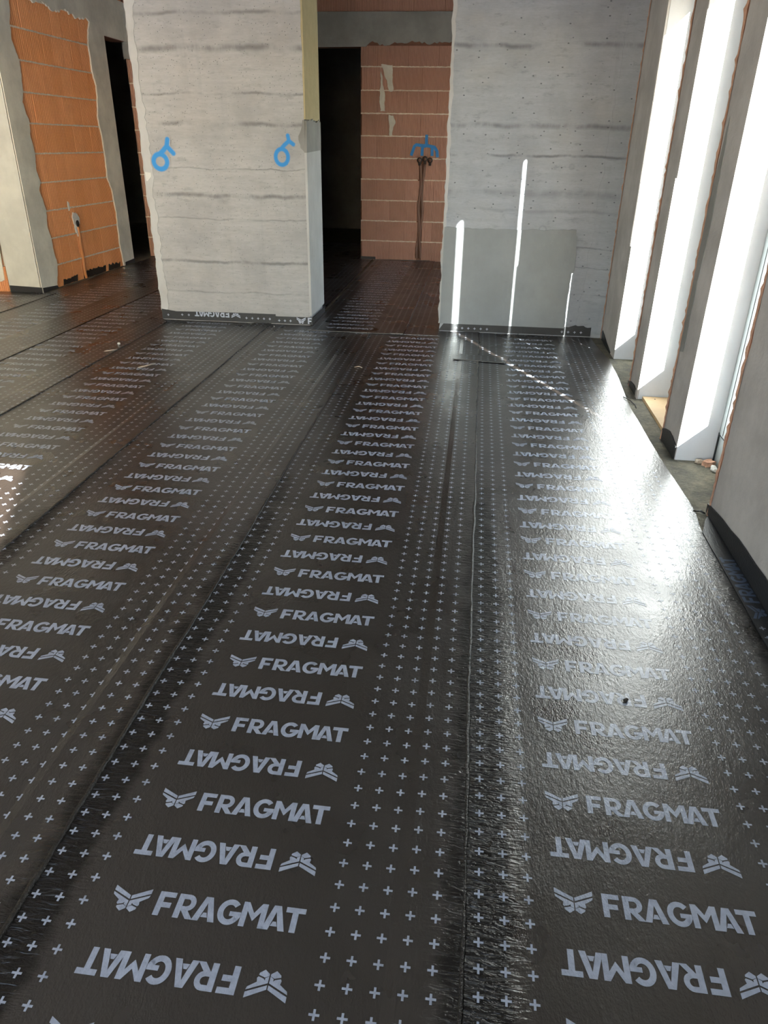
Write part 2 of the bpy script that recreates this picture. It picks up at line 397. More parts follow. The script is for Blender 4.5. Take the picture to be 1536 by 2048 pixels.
# phases taken from the joints in view: -1.18 on even courses, -0.98 on odd ones
cs = [(a, b, ((-1.565 - (-1.18 if i % 2 == 0 else -.985))/.373) % 1.0) for i, (a, b, _) in enumerate(cs)]
chase = [(-.795, -.742, .0, 1.22)]
brick_field(wall_back, (0, YB, 0), 0, cs, -1.563, 1.07, .373, 18, gaps=chase, mat=M_BRICK_SHADE)
brick_field(wall_back, (0, YB, 0), 0, [(2.815, 3.05, ((-2.9+2.05)/.373) % 1)], -2.9, 1.07, .373, 18, mat=M_BRICK_SHADE)
for i in range(1, 10): mortar_bed(wall_back, face_y(YB), -1.56, 1.07, i*CB, gaps=[(-.80, -.74)] if i < 5 else [])
lint = [(-2.9, 2.81)] + [(1.07, 2.81)] + jag((1.07, 2.485), (-1.45, 2.50), .03, .02) + jag((-1.45, 2.50), (-1.52, 2.44), .03, .006) + [(-2.9, 2.44)]
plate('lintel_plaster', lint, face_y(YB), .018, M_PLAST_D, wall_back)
for pts in ([(-1.31, 2.28), (-1.17, 2.27), (-1.16, 1.995), (-1.20, 1.99)], [(-1.315, 2.27), (-1.27, 2.0), (-1.255, 1.778), (-1.313, 1.777), (-1.32, 1.95)], [(-1.208, 1.742), (-1.15, 1.73), (-1.12, 1.65), (-1.15, 1.60), (-1.16, 1.512), (-1.20, 1.51)]):
    P = []
    for a, b in zip(pts, pts[1:]+pts[:1]): P += jag(a, b, .02, .006)
    plate('mortar_patch', P, face_y(YB), .006, M_PLAST, wall_back)
ribbon('spray_mark', [dense([(-.724, 1.525), (-.722, 1.40), (-.772, 1.39), (-.775, 1.285)]), dense([(-.912, 1.285), (-.875, 1.39), (-.85, 1.41), (-.772, 1.40), (-.70, 1.40), (-.619, 1.385), (-.585, 1.34), (-.576, 1.27)]), dense([(-.648, 1.39), (-.646, 1.285)])], face_y(YB-.004), .0135, M_BLUE, wall_back, label='blue spray-painted fork mark above the pipe stubs')
# wall strip and dark room to the left
wall_bl = box('wall_back', (-4.43, 9.99, 0), (-2.9, 10.2, 3.05), M_BACKING, kind='structure')
CS = .2565
brick_field(wall_bl, (0, 9.97, 0), 0, [(i*CS+.006-.015 if i else 0.0, (i+1)*CS-.006-.015, (.35*(i % 2)+.2)) for i in range(9)], -4.43, -2.95, .373, 18, mat=M_BRICK_SHADE)
for i in range(1, 9): mortar_bed(wall_bl, face_y(9.97), -4.43, -2.95, i*CS-.015)
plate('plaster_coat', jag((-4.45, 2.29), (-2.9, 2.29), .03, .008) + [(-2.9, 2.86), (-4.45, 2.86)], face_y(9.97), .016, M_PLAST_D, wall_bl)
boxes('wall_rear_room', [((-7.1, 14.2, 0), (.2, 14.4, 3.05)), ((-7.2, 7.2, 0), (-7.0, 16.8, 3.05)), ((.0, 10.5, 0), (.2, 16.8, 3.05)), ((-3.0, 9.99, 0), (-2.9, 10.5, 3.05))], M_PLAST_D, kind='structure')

# ------------------------------------------------------------------ left wall and nib
XL = -4.40
wall_left = boxes('wall_left', [((XL-.2, 7.2, 0), (XL-.02, 9.36, 3.05)), ((XL-.2, 9.36, 2.47), (XL-.02, 9.99, 3.05))], M_BACKING, kind='structure')
CL = .2640
def zc(i): return .222 + (i-1)*CL
lc = [(.0, zc(1)-.006, .4)] + [(zc(i)+.006, zc(i+1)-.006, [.0, .32, .05, .6, .2, .75, .45, .1, .55, .3, .8][i] ) for i in range(1, 11)]
def left_frame_bricks():
    # bricks lie in the plane x = XL, faces to +x: local u runs along +y
    brick_field(wall_left, (XL, 0, 0), math.pi/2, [c for c in lc if c[0] < 2.6], 7.36, 9.16, .187, 6)
    brick_field(wall_left, (XL, 0, 0), math.pi/2, [(2.875, 3.05, .2)], 7.2, 9.97, .187, 6)
left_frame_bricks()
for i in range(1, 11): mortar_bed(wall_left, face_xp(XL), 7.36, 9.14, zc(i))
# inverted-U plaster coat with a ragged inner edge
inn_l = [(7.44, -.02), (7.53, .225), (7.50, .40), (7.50, .496), (7.47, .62), (7.505, .761), (7.44, .95), (7.49, 1.024), (7.455, 1.15), (7.485, 1.286), (7.46, 1.45), (7.49, 1.555), (7.43, 1.72), (7.48, 1.812), (7.50, 1.95), (7.50, 2.078), (7.44, 2.22), (7.455, 2.336), (7.51, 2.48), (7.53, 2.60)]
inn_r = [(9.05, 2.56), (8.99, 2.45), (8.945, 2.332), (8.95, 2.08), (9.0, 1.95), (8.975, 1.813), (8.93, 1.65), (8.935, 1.546), (8.965, 1.42), (8.97, 1.281), (8.96, 1.1), (8.945, 1.014), (9.02, .88), (9.035, .745), (9.05, .6), (9.03, .481), (9.035, .35), (9.03, .218), (9.06, .0)]
def ragged(pl, amp=.006, step=.025):
    out = []
    for a, b in zip(pl[:-1], pl[1:]): out += jag(a, b, step, amp)
    return out + [pl[-1]]
pl = [(7.16, 0.0)] + ragged(inn_l) + jag((7.53, 2.60), (9.05, 2.56), .025, .022) + ragged(inn_r) + [(9.36, 0.0), (9.36, 2.47), (9.97, 2.47), (9.97, 2.87), (7.16, 2.87)]
plate('plaster_coat', pl, face_xp(XL), .016, M_PLAST, wall_left)
nib = box('wall_left', (-4.74, 7.16, 0.0), (XL+.012, 7.36, 3.05), M_NIB, kind='structure', bev=.006)
wall_lf = boxes('wall_left', [((-7.2, 7.2, 0), (-4.74, 7.36, 3.05))], M_PLAST, kind='structure')
brick_field(wall_lf, (0, 7.16, 0), 0, [(.0, .245, .3), (.258, .50, .7)], -6.1, -4.75, .25, 12)
P = jag((-6.2, .13), (-4.76, .10), .012, .02) + [(-4.742, .6), (-4.742, 3.05), (-6.2, 3.05)]
plate('plaster_coat', P, face_y(7.16), .012, M_PLAST, wall_lf)
boxes('wall_left', [((-7.2, -2.4, 0), (-7.0, 7.2, 3.05))], M_PLAST, kind='structure')
# bitumen brushed along the foot of the left bricks
for (a, b, h, hh) in ((7.60, 7.92, .07, .055), (8.05, 8.60, .075, .07), (8.66, 8.98, .06, .07)):
    plate('bitumen_band', jag((a, .004), (b, .004), .02, .003) + jag((b, h), (a, hh), .02, .014), face_xp(XL), .007, M_TAR, wall_left)

# ------------------------------------------------------------------ central concrete wall block
CX0, CX1, CY = -2.71, -1.372, 6.212
def rough_block(name, x0, x1, y0, y1, mat, jl=0.0, jr=0.0, step=.035, kind='structure', slope_l=None):
    bm = bmesh.new(); n = int(3.05/step); ring = []
    wl = wr = 0.0
    for i in range(n+1):
        z = 3.05*i/n; wl = .5*wl+random.uniform(-jl, jl); wr = .5*wr+random.uniform(-jr, jr)
        ring.append([bm.verts.new(p) for p in ((x0+wl, y0, z), (x1+wr, y0, z), (x1+wr*.4, y1, z), (x0+wl*.4, y1, z))])
    for i in range(n):
        for j in range(4): bm.faces.new((ring[i][j], ring[i][(j+1) % 4], ring[i+1][(j+1) % 4], ring[i+1][j]))
    bm.faces.new(ring[0]); bm.faces.new(ring[-1])
    return from_bm(name, bm, mat, None, kind=kind)
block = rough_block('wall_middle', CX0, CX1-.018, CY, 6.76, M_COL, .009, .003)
# pale skimmed margins and side strips
plate('skim_margin', ragged([(CX0-.012, .085), (CX0-.012, 3.05)], .006, .03) + [(CX0+.06, 3.05)] + ragged([(CX0+.06, 3.05), (CX0+.05, .09)], .012, .03), face_y(CY), .006, M_SKIM, block, label='pale skim coat along the left corner')
box('skim_corner', (CX1-.020, CY-.004, .085), (CX1, 6.76, 1.36), M_SKIM, block, bev=.002, label='pale grey skimmed corner')
plate('render_patch', jag((1.36, 6.205), (1.36, 6.76), .03, .0) and [(6.205, 1.345), (6.76, 1.36), (6.76, 1.575)] + jag((6.76, 1.575), (6.205, 1.575), .02, .012), lambda u, v, d: (CX1-.02+d, u, v), .022, M_PLAST_D, block, label='dark grey repair patch')
plate('render_patch', [(CX1-.02, 1.35), (CX1-.012, 1.35), (CX1-.012, 1.57), (-1.39, 1.57)] + jag((-1.40, 1.57), (-1.435, 1.46), .02, .006) + jag((-1.435, 1.46), (-1.41, 1.36), .02, .006), face_y(CY), .004, M_PLAST_D, block)
box('foam_strip', (CX1-.022, CY+.002, 1.575), (CX1-.004, 6.76, 3.05), M_FOAM, block, label='yellowish upper side strip')
plate('plaster_chip', [(-2.712, 1.185), (-2.66, 1.181), (-2.665, 1.15), (-2.70, 1.115), (-2.712, 1.12)], face_y(CY), .012, M_WHITE, block, label='white chip on the left edge')
fy = face_y(CY)
def ell(cx, cz, rx, rz, n=28, rot=0.0):
    return [(cx+rx*math.cos(t)*math.cos(rot)-rz*math.sin(t)*math.sin(rot), cz+rx*math.cos(t)*math.sin(rot)+rz*math.sin(t)*math.cos(rot)) for t in [2*math.pi*i/n for i in range(n)]] + [(cx+rx*math.cos(rot), cz+rx*math.sin(rot))]
spray('spray_mark', [ell(-2.574, 1.262, .056, .054), [(-2.572, 1.318), (-2.545, 1.338), (-2.508, 1.374), (-2.496, 1.422)], [(-2.508, 1.374), (-2.458, 1.324)]], fy, .002, .027, M_COLP, block, 'left blue spray-painted ring with a forked tail', off=.0075)
spray('spray_mark', [ell(-1.574, 1.312, .050, .056), [(-1.574, 1.372), (-1.545, 1.40), (-1.512, 1.425), (-1.520, 1.462)], [(-1.512, 1.425), (-1.478, 1.402)]], fy, .001, .0225, M_COLP, block, 'right blue spray-painted ring with a forked tail')

# ------------------------------------------------------------------ right-hand concrete wall
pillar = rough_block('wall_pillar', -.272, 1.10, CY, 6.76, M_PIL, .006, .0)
P = jag((-.268, .07), (.765, .07), .05, .0) + ragged([(.765, .07), (.755, .30), (.77, .46), (.785, .62), (.765, .835)], .010, .03) + ragged([(.765, .835), (.30, .825), (-.268, .83)], .006, .03)
plate('render_patch', P, face_y(CY), .010, M_PATCH, pillar, label='smooth grey render patch')
plate('skim_margin', ragged([(-.282, .07), (-.282, 3.05)], .007, .03) + [(-.255, 3.05)] + ragged([(-.255, 3.05), (-.255, .84), (-.27, .07)], .006, .03), face_y(CY), .004, M_SKIM, pillar)
P = ragged([(.86, .10), (.90, 1.0), (.93, 1.7), (.94, 3.05)], .012, .04) + ragged([(1.005, 3.05), (1.02, 1.4), (1.07, .05)], .010, .03) + [(.98, .03)]
plate('mortar_margin', P, face_y(CY), .005, M_PIL, pillar)

# ------------------------------------------------------------------ window wall: four piers, three tall windows
XI, XO = 1.075, 1.30
def pier(y0, y1, bump_lo=None, near=True):
    o = box('wall_right', (XI+.016, y0+.02, 0), (XO, y1, 3.05), M_RAW, kind='structure')
    z0 = .02; pts_far = ragged([(y1-.004, 0.0), (y1-.008, .8), (y1-.004, 1.6), (y1-.01, 2.3), (y1-.006, 3.05)], .006, .02)
    P = [(y0+.003, 0.0)] + pts_far + [(y0+.003, 3.05)]
    plate('plaster_coat', P, face_xn(XI+.016), .016, M_PLAST_R, o)
    # broken clay and mortar lips along the far arris
    bm = bmesh.new(); n = 150; prev = None; wa = 0.0
    for i in range(n+1):
        z = 3.05*i/n; wa = .6*wa+abs(random.gauss(0, .0042)); a = .003+wa; b = .002+abs(random.gauss(0, .004))
        cur = [bm.verts.new((XI-.002-b*.3, y1-.012, z)), bm.verts.new((XI-.003-b, y1-.002+a*.2, z)), bm.verts.new((XI+.008, y1+a, z)), bm.verts.new((XI+.03, y1+.004+a, z))]
        if prev:
            for j in range(3): bm.faces.new((prev[j], cur[j], cur[j+1], prev[j+1]))
        prev = cur
    from_bm('broken_brick_edge', bm, M_RAW, o, label='rough orange broken edge')
    if bump_lo:
        plate('plaster_lip', ragged([(y0, bump_lo[0]), (y0+.05, bump_lo[0])], 0, .1) + [(y0+.05, bump_lo[1]), (y0, bump_lo[1])], face_xn(XI), bump_lo[2], M_PLAST_R, o)
    return o
p1 = pier(5.55, 6.21, (.80, 3.0, .012))
p2 = pier(4.58, 4.87, (.0, 1.27, .009))
p3 = pier(3.58, 3.88)
p4 = pier(-2.4, 2.95)
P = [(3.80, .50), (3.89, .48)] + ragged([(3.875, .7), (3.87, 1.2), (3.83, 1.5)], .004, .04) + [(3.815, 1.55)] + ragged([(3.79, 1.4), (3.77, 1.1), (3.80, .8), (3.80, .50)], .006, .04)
plate('darker_patch', P[:-1], face_xn(XI), .003, M_PLAST_D, p3, label='darker streak on the pier face')  # thin darker band with a pointed top on the pier's inner face
HEAD = 2.263
box('wall_right', (XI, 2.95, HEAD+.06), (XO, 10.28, 3.05), M_PLAST_R, kind='structure')
def window(i, ya, yb, stile_near):
    """opening from pier end ya (near) to pier start yb (far)"""
    w = link('window_%d' % i, None, None, kind='structure'); w.location = (0, 0, 0)
    x0, x1 = 1.262, XO
    box('jamb_panel', (XI+.002, yb, .0), (x0+.004, yb+.02, HEAD+.06), M_JAMB, w, label='white far reveal board')
    fr = boxes('window_frame', [((x0, yb-.10, .15), (x1, yb, HEAD+.06)), ((x0, ya, .15), (x1, stile_near, HEAD+.06)), ((x0, stile_near, HEAD), (x1, yb-.10, HEAD+.06))], M_FRAME, w)
    box('bottom_rail', (x0, stile_near, .152), (x1, yb-.10, .243), M_RAIL, fr, label='grey bottom rail')
    boxes('gasket', [((x0-.002, ya+.002, .1485), (x1, yb-.009, .1535)), ((x0-.0015, yb-.060, .16), (x0+.002, yb-.054, HEAD))], M_GASKET, fr)
    boxes('glazing_bead', [((x0-.008, yb-.118, .243), (x0+.012, yb-.10, HEAD)), ((x0-.008, stile_near, .205), (x0+.006, yb-.10, .243))], M_FRAME, fr)
    boxes('gasket', [((x0-.003, yb-.008, .0), (x0+.02, yb-.0005, .16)), ((x0+.0, yb-.124, .25), (x0+.004, yb-.118, HEAD))], M_GASKET, fr)
    box('threshold_panel', (x0+.004, ya, .0), (x1, yb-.008, .148), M_FRAME, w, label='white panel under the frame')
    box('glass_pane', (1.288, stile_near-.003, .24), (1.292, yb-.098, HEAD+.003), M_GLASS, w)
    return w
window(1, 2.95, 3.58, 3.022)
window(2, 3.88, 4.58, 4.060)
window(3, 4.87, 5.55, 5.052)
p5 = pier(6.21, 6.90); p6 = pier(7.56, 7.88); p7 = pier(8.54, 8.86); p8 = pier(9.52, 10.28)  # unseen piers and windows, added to light the left and back walls
window(4, 6.90, 7.56, 7.07)
window(5, 7.88, 8.54, 8.05)
window(6, 8.86, 9.52, 9.03)
# rear wall with a wide opening behind the camera
boxes('wall_rear', [((.37, -2.4, 0), (XI+.02, -2.25, 3.05)), ((-7.2, -2.4, 0), (-4.6, -2.25, 3.05)), ((-4.6, -2.4, 2.40), (.37, -2.25, 3.05))], M_PLAST, kind='structure')

# ------------------------------------------------------------------ lettering on the sheets
def arc(cx, cy, rx, ry, a0, a1, n): return [(cx+rx*math.cos(math.radians(a0+(a1-a0)*i/n)), cy+ry*math.sin(math.radians(a0+(a1-a0)*i/n))) for i in range(n+1)]
def band(outer, inner): return [(outer[i], outer[i+1], inner[i+1], inner[i]) for i in range(len(outer)-1)]
def word_polys():
    H = .053; S = .0125; P = []
    R_ = lambda x0, y0, x1, y1: P.append(((x0, y0), (x1, y0), (x1, y1), (x0, y1)))
    # F
    x = .0985; R_(x, 0, x+S, H); R_(x+S, H-.0115, x+.0355, H); R_(x+S, .0185, x+.031, .030)
    # R
    x = .141; R_(x, 0, x+S, H)
    R_(x+S, H-.0108, x+.022, H); R_(x+S, .0165, x+.022, .0265)
    P.extend(band(arc(x+.022, .03475, .0175, .01825, 90, -90, 10), arc(x+.022, .03475, .0065, .0075, 90, -90, 10)))
    P.append(((x+.0135, .0165), (x+.0275, .0175), (x+.0425, 0), (x+.0275, 0)))
    # A (twice)
    for x in (.1815, .3275):
        w = .0475; c = x+w/2
        P.append(((x, 0), (x+.0135, 0), (c-.0002, H-.0135), (c-.0005, H), (c-.0075, H)))
        P.append(((x+w, 0), (c+.0075, H), (c-.0005, H), (c-.0002, H-.0135), (x+w-.0135, 0)))
        P.append(((x+.0165, .0085), (x+w-.0165, .0085), (x+w-.0205, .0185), (x+.0205, .0185)))
    # G
    cx, cy = .2545, H/2
    P.extend(band(arc(cx, cy, .0245, .0278, 42, 330, 22), arc(cx, cy, .0125, .0158, 42, 330, 22)))
    P.append(((cx+.001, .0185), (cx+.0245, .0185), (cx+.0245, .0285), (cx+.001, .0285)))
    P.append(((cx+.0115, .010), (cx+.0205, .0105), (cx+.0245, .0185), (cx+.0125, .0185)))
    # M
    x = .2795; w = .0515; c = x+w/2
    R_(x, 0, x+.0118, H*.62); P.append(((x, H*.62), (x+.0118, H*.62), (x+.0118, H), (x, H)))
    R_(x+w-.0118, 0, x+w, H)
    P.append(((x+.0118, H), (x+.0118, H-.019), (c, .0135), (c, .031)))
    P.append(((x+w-.0118, H), (c, .031), (c, .0135), (x+w-.0118, H-.019)))
    # T
    x = .3700; R_(x, H-.0115, x+.041, H); R_(x+.0143, 0, x+.0268, H-.0115)
    # winged emblem
    W, Hh = .080, .0545
    half = [((0, 1.0), (.485, .65), (.485, .50), (0, .80)), ((0, .735), (.485, .43), (.485, .30), (.40, .355), (.22, .43), (.02, .625)),
            ((.22, .43), (.40, .355), (.36, .30), (.23, .245), (.20, .30)), ((.40, .355), (.485, .30), (.485, .20), (.40, .27)), ((.23, .19), (.385, .255), (.485, .19), (.485, .12), (.36, -.01), (.24, .12))]
    for pl in half:
        P.append(tuple((px*W, py*Hh) for px, py in pl)); P.append(tuple(((1-px)*W, py*Hh) for px, py in reversed(pl)))
    return [[(px-.2055, py-.0265) for px, py in pl] for pl in P]
def word_mesh():
    vs, fs = [], []
    for pl in word_polys():
        b = len(vs); vs += [(x, y, 0) for x, y in pl]
        a = sum(pl[i][0]*pl[(i+1) % len(pl)][1]-pl[(i+1) % len(pl)][0]*pl[i][1] for i in range(len(pl)))
        idx = list(range(b, b+len(pl))); fs.append(idx if a > 0 else idx[::-1])
    me = bpy.data.meshes.new('wordmark'); me.from_pydata(vs, [], fs); me.materials.append(M_PRINT); return me
WORD = word_mesh()

# ------------------------------------------------------------------ bitumen sheets
T = .0040
def sheet(name, cx, xr, y0, y1, over, wphase, cphase, label, ylo=-.6, xclip=None, z=0.0, edge=None, bead=True, words=True, xl=None, wr_lap=1.0):
    """cx centre, xr right edge, over = left edge of the neighbour it laps over"""
    xl = cx-.525 if xl is None else xl; ny = max(2, int((y1-y0)/.12))
    xs = [xl, xl+.06, min(xl+.13, xr-.2), min(xl+.20, xr-.15), min(xl+.27, xr-.1), cx+.05]
    lap = over if over is not None else None
    if lap is not None: xs += [lap-.018, lap+.008]
    xs = sorted(set([x for x in xs if x < xr-.1])) + [xr-.10, xr-.085, xr-.05, xr-.012, xr]
    def zt(x): return z+T+(T*min(1, max(0, (x-(lap-.015))/.02)) if lap is not None else 0)
    def wv(x):
        d = x-xl; left = max(0, min(1, (d-.10)/.03))*max(0, min(1, (.25-d)/.07)) if over is not None or True else 0
        e = xr-x; right = max(0, min(1, (.075-e)/.045))
        return max(left*wr_lap, right*.55)
    bm = bmesh.new(); lay = bm.verts.layers.float.new('wrinkle'); rows = []; edgepts = []; w = 0.0
    for j in range(ny+1):
        y = y0+(y1-y0)*j/ny; w = .7*w+random.uniform(-.002, .002); row = []
        r = (edge(y) if edge else xr)
        if xclip and y > xclip[0]: r = min(r, xclip[1])
        for i, x in enumerate(xs):
            xx = x + ((w if i == len(xs)-1 else 0) + (r-xr)*max(0, min(1, (x-(xr-.3))/.3)) if not (xclip and y > xclip[0]) else 0)
            xx = min(xx, r+w)
            v = bm.verts.new((xx, y, zt(x))); v[lay] = wv(x)*(1.0 if y < 2.2 else max(.22, 1-(y-2.2)/1.6)); row.append(v)
        rows.append(row); edgepts.append((row[-1].co.x, y, zt(xr)))
    for j in range(ny):
        for i in range(len(xs)-1):
            if (rows[j][i].co-rows[j][i+1].co).length > 1e-5: bm.faces.new((rows[j][i], rows[j][i+1], rows[j+1][i+1], rows[j+1][i]))
    bnd = [e for e in bm.edges if e.is_boundary]
    res = bmesh.ops.extrude_edge_only(bm, edges=bnd)
    for v in [g for g in res['geom'] if isinstance(g, bmesh.types.BMVert)]: v.co.z -= T
    bmesh.ops.remove_doubles(bm, verts=bm.verts, dist=1e-6)
    me = bpy.data.meshes.new(name); bm.normal_update(); bm.to_mesh(me); bm.free()
    o = link(name, me, M_BIT, label=label, cat='bitumen sheet', group='bitumen sheets on the floor')
    pz = .0007
    if bead:
        pts, rad = [], []; n = int((y1-y0)/.03); s = .5
        for k in range(n+1):
            y = y0+(y1-y0)*k/n; f = (y-y0)/(y1-y0)*ny; j = min(ny-1, int(f)); t = f-j
            ex = edgepts[j][0]*(1-t)+edgepts[j+1][0]*t; s = .75*s+.25*random.random()
            pts.append((ex+random.uniform(-.0015, .0015), y, z+T+.0012)); rad.append(.003+.0065*s)
        tube('seam_bead', pts, rad, M_BEAD, o, seg=6, flat=.7)
    yb = max(y0, ylo)
    if words:
        k = math.ceil((yb-wphase)/.2625)
        while True:
            yy = wphase+.2625*k
            if yy+.06 > y1: break
            for up, dy in ((True, .0265), (False, -.1045)):
                if yy+dy-.03 < yb: continue
                wd = bpy.data.objects.new('wordmark', WORD); COL.objects.link(wd); wd.parent = o
                wd.location = (cx-.001, yy+dy, z+T+pz); wd.rotation_euler = (0, 0, 0 if up else math.pi)
            k += 1
    vs, fs = [], []; a, b = .0100, .0023
    cxs = [cx+.261+.0523*i for i in range(5)]+[cx-.261-.0523*i for i in range(5)]
    k = math.ceil((yb+.02-cphase)/.0525)
    while cphase+.0525*k < y1-.015:
        y = cphase+.0525*k; k += 1
        r = edge(y) if edge else xr
        if xclip and y > xclip[0]: r = min(r, xclip[1])
        for x in cxs:
            if x+.012 > r or x-.012 < xl: continue
            zz = zt(x)+pz; q = len(vs)
            vs += [(x-a, y-b, zz), (x+a, y-b, zz), (x+a, y+b, zz), (x-a, y+b, zz), (x-b, y-a, zz), (x+b, y-a, zz), (x+b, y-b, zz), (x-b, y-b, zz), (x-b, y+b, zz), (x+b, y+b, zz), (x+b, y+a, zz), (x-b, y+a, zz)]
            fs += [(q, q+1, q+2, q+3), (q+4, q+5, q+6, q+7), (q+8, q+9, q+10, q+11)]
    if fs:
        m2 = bpy.data.meshes.new('printed_crosses'); m2.from_pydata(vs, [], fs); link('printed_crosses', m2, M_PRINT, o, kind='stuff')
    return o
def edgeA(y):
    T_ = [(-2.2, 1.005), (2.8, 1.005), (3.0, 1.03), (3.5, 1.01), (4.35, .995), (5.1, 1.03), (5.49, 1.04), (5.8, 1.01), (6.3, .985)]
    for (a, xa), (b, xb) in zip(T_[:-1], T_[1:]):
        if y <= b: return xa+(xb-xa)*max(0, (y-a)/(b-a))
    return T_[-1][1]
sheet('bitumen_sheet', .463, 1.005, -2.2, 6.205, None, 1.004, .916, 'printed bitumen sheet along the window wall, under the brightest glare', edge=edgeA, bead=False)
sheet('bitumen_sheet', -.460, .065, -2.2, 6.205, -.062, .886, .951, 'printed bitumen sheet running to the passage between the two concrete walls')
sheet('bitumen_sheet', -1.365, -.845, -2.2, 6.205, -.985, 1.752, .971, 'printed bitumen sheet running to the right end of the middle concrete wall')
sheet('bitumen_sheet', -2.265, -1.735, -2.2, 6.205, -1.89, 2.945, .960, 'printed bitumen sheet running to the left half of the middle concrete wall')
sheet('bitumen_sheet', -3.12, -2.632, -2.2, 9.955, -2.79, 2.26, .955, 'printed bitumen sheet passing the left corner of the middle concrete wall', xclip=(6.18, -2.735))
sheet('bitumen_sheet', -3.81, -3.30, -2.2, 9.955, -3.645, 2.40, .955, 'printed bitumen sheet between the middle concrete wall and the left brick wall')
sheet('bitumen_sheet', -4.70, -4.235, -2.2, 7.14, -4.335, 2.2, .955, 'bitumen sheet at the foot of the pale nib, far left')
sheet('bitumen_sheet', -3.60, -4.235, 7.14, 9.955, None, 0, .955, 'narrow bitumen sheet along the foot of the left brick wall', xl=-4.383, words=False, bead=False) if False else None
sheet('bitumen_sheet', -1.03, -.555, 6.0, 10.24, -.66, 6.10, 6.02, 'bitumen sheet with printed words inside the dim passage', z=.0085, xl=-1.365)
sheet('bitumen_sheet', -.13, -.275, 6.02, 10.24, None, 6.10, 6.02, 'narrow bitumen sheet inside the passage, against the right concrete wall', z=.0045, xl=-.66, words=False, bead=False)
sheet('bitumen_sheet', .40, 1.0, 6.78, 10.24, None, 6.10, 6.02, 'bitumen sheet round the corner behind the right concrete wall', z=.0045, xl=-.27, words=False, bead=False, ylo=20)
sheet('bitumen_sheet', -1.9, -1.40, 6.78, 12.0, None, 6.2, 6.02, 'bitumen sheet leading into the dark doorway behind the passage', z=.0, xl=-2.6, words=False, ylo=6.8)

# ------------------------------------------------------------------ upstands at the wall feet
def upstand(name, pts, mp, label, thick=.005, words=(), crosses=(), mat=None):
    o = plate(name, pts, lambda u, v, d: mp(u, v, d+.0015), thick, M_UP, label=label, cat='membrane strip', group='membrane upstands at the wall feet')
    vs, fs = [], []; d = thick+.0022; a, b = .010, .0024
    for (u, v) in crosses:
        q = len(vs); 
        vs += [mp(u-a, v-b, d), mp(u+a, v-b, d), mp(u+a, v+b, d), mp(u-a, v+b, d), mp(u-b, v-a, d), mp(u+b, v-a, d), mp(u+b, v-b, d), mp(u-b, v-b, d), mp(u-b, v+b, d), mp(u+b, v+b, d), mp(u+b, v+a, d), mp(u-b, v+a, d)]
        fs += [(q, q+1, q+2, q+3), (q+4, q+5, q+6, q+7), (q+8, q+9, q+10, q+11)]
    if fs:
        m = bpy.data.meshes.new('printed_crosses'); m.from_pydata(vs, [], fs); link('printed_crosses', m, M_PRINT, o, kind='stuff')
    for (u, v, flip, lim) in words:       # lettering cut off at the top edge of the strip
        bm = bmesh.new()
        for pl_ in word_polys():
            s = -1 if flip else 1
            bm.faces.new([bm.verts.new((s*x+u, s*y+v, 0)) for x, y in pl_])
        for co, no in (((0, lim[1], 0), (0, 1, 0)), ((lim[0], 0, 0), (1, 0, 0))):
            if co[0] or co[1]: bmesh.ops.bisect_plane(bm, geom=bm.verts[:]+bm.edges[:]+bm.faces[:], plane_co=co, plane_no=no, clear_outer=True)
        for vt in bm.verts: vt.co = mp(vt.co.x, vt.co.y, d)
        from_bm('wordmark', bm, M_PRINT, o)
    return o
Z0 = .010
upstand('upstand_strip', [(-2.715, Z0), (-2.588, Z0), (-2.588, .078), (-2.62, .082), (-2.715, .096)], fy, 'short upturned membrane piece at the left corner of the middle wall', crosses=[(-2.66, .045)])
upstand('upstand_strip', [(-2.592, Z0), (-1.69, Z0), (-1.69, .088), (-2.1, .086), (-2.592, .078)], lambda u, v, d: fy(u, v, d+.005), 'long upturned membrane strip in the middle of the middle wall foot', crosses=[(-2.53, .052), (-2.47, .052)] + [(-1.95+.052*i, .046) for i in range(5)], words=[(-2.21, .070, True, (0, .083))])
upstand('upstand_strip', [(-1.70, Z0), (-1.366, Z0), (-1.366, .072), (-1.70, .070)], fy, 'upturned membrane strip at the right corner of the middle wall', crosses=[(-1.66, .036), (-1.61, .036), (-1.56, .036)], words=[(-1.30, .042, False, (-1.372, 0))])
upstand('upstand_strip', [(CY, Z0), (6.76, Z0), (6.76, .055), (CY, .065)], lambda u, v, d: (CX1-.001+d, u, v), 'upturned membrane strip around the passage side of the middle wall')
upstand('upstand_strip', [(-.278, Z0), (.985, Z0), (.985, .085)] + jag((.985, .085), (.84, .105), .015, .006) + jag((.80, .080), (-.278, .086), .05, .003), fy, 'long upturned membrane strip at the foot of the right concrete wall', crosses=[(-.13+.052*i, .036) for i in range(6)] + [(.12+.052*i, .036) for i in range(0)] + [(.75+.052*i, .040) for i in range(4)])
fp = face_xn(XI)
def wavy(a, b, h0, h1, hm): return [(a+(b-a)*t, h0+(h1-h0)*t+hm*math.sin(t*math.pi*1.0)+random.uniform(-.003, .003)) for t in [i/10 for i in range(11)]]
upstand('upstand_strip', [(3.89, .002), (3.585, .002)] + wavy(3.585, 3.89, .072, .055, .03), fp, 'black upturned membrane piece at the foot of the second nearest pier')
upstand('upstand_strip', [(4.90, .002), (4.585, .002)] + wavy(4.585, 4.90, .026, .028, .022), fp, 'black upturned membrane piece at the foot of the third nearest pier')
upstand('upstand_strip', [(6.15, .002), (5.70, .002)] + wavy(5.70, 6.15, .010, .08, .0), fp, 'small black membrane scrap at the foot of the farthest pier')
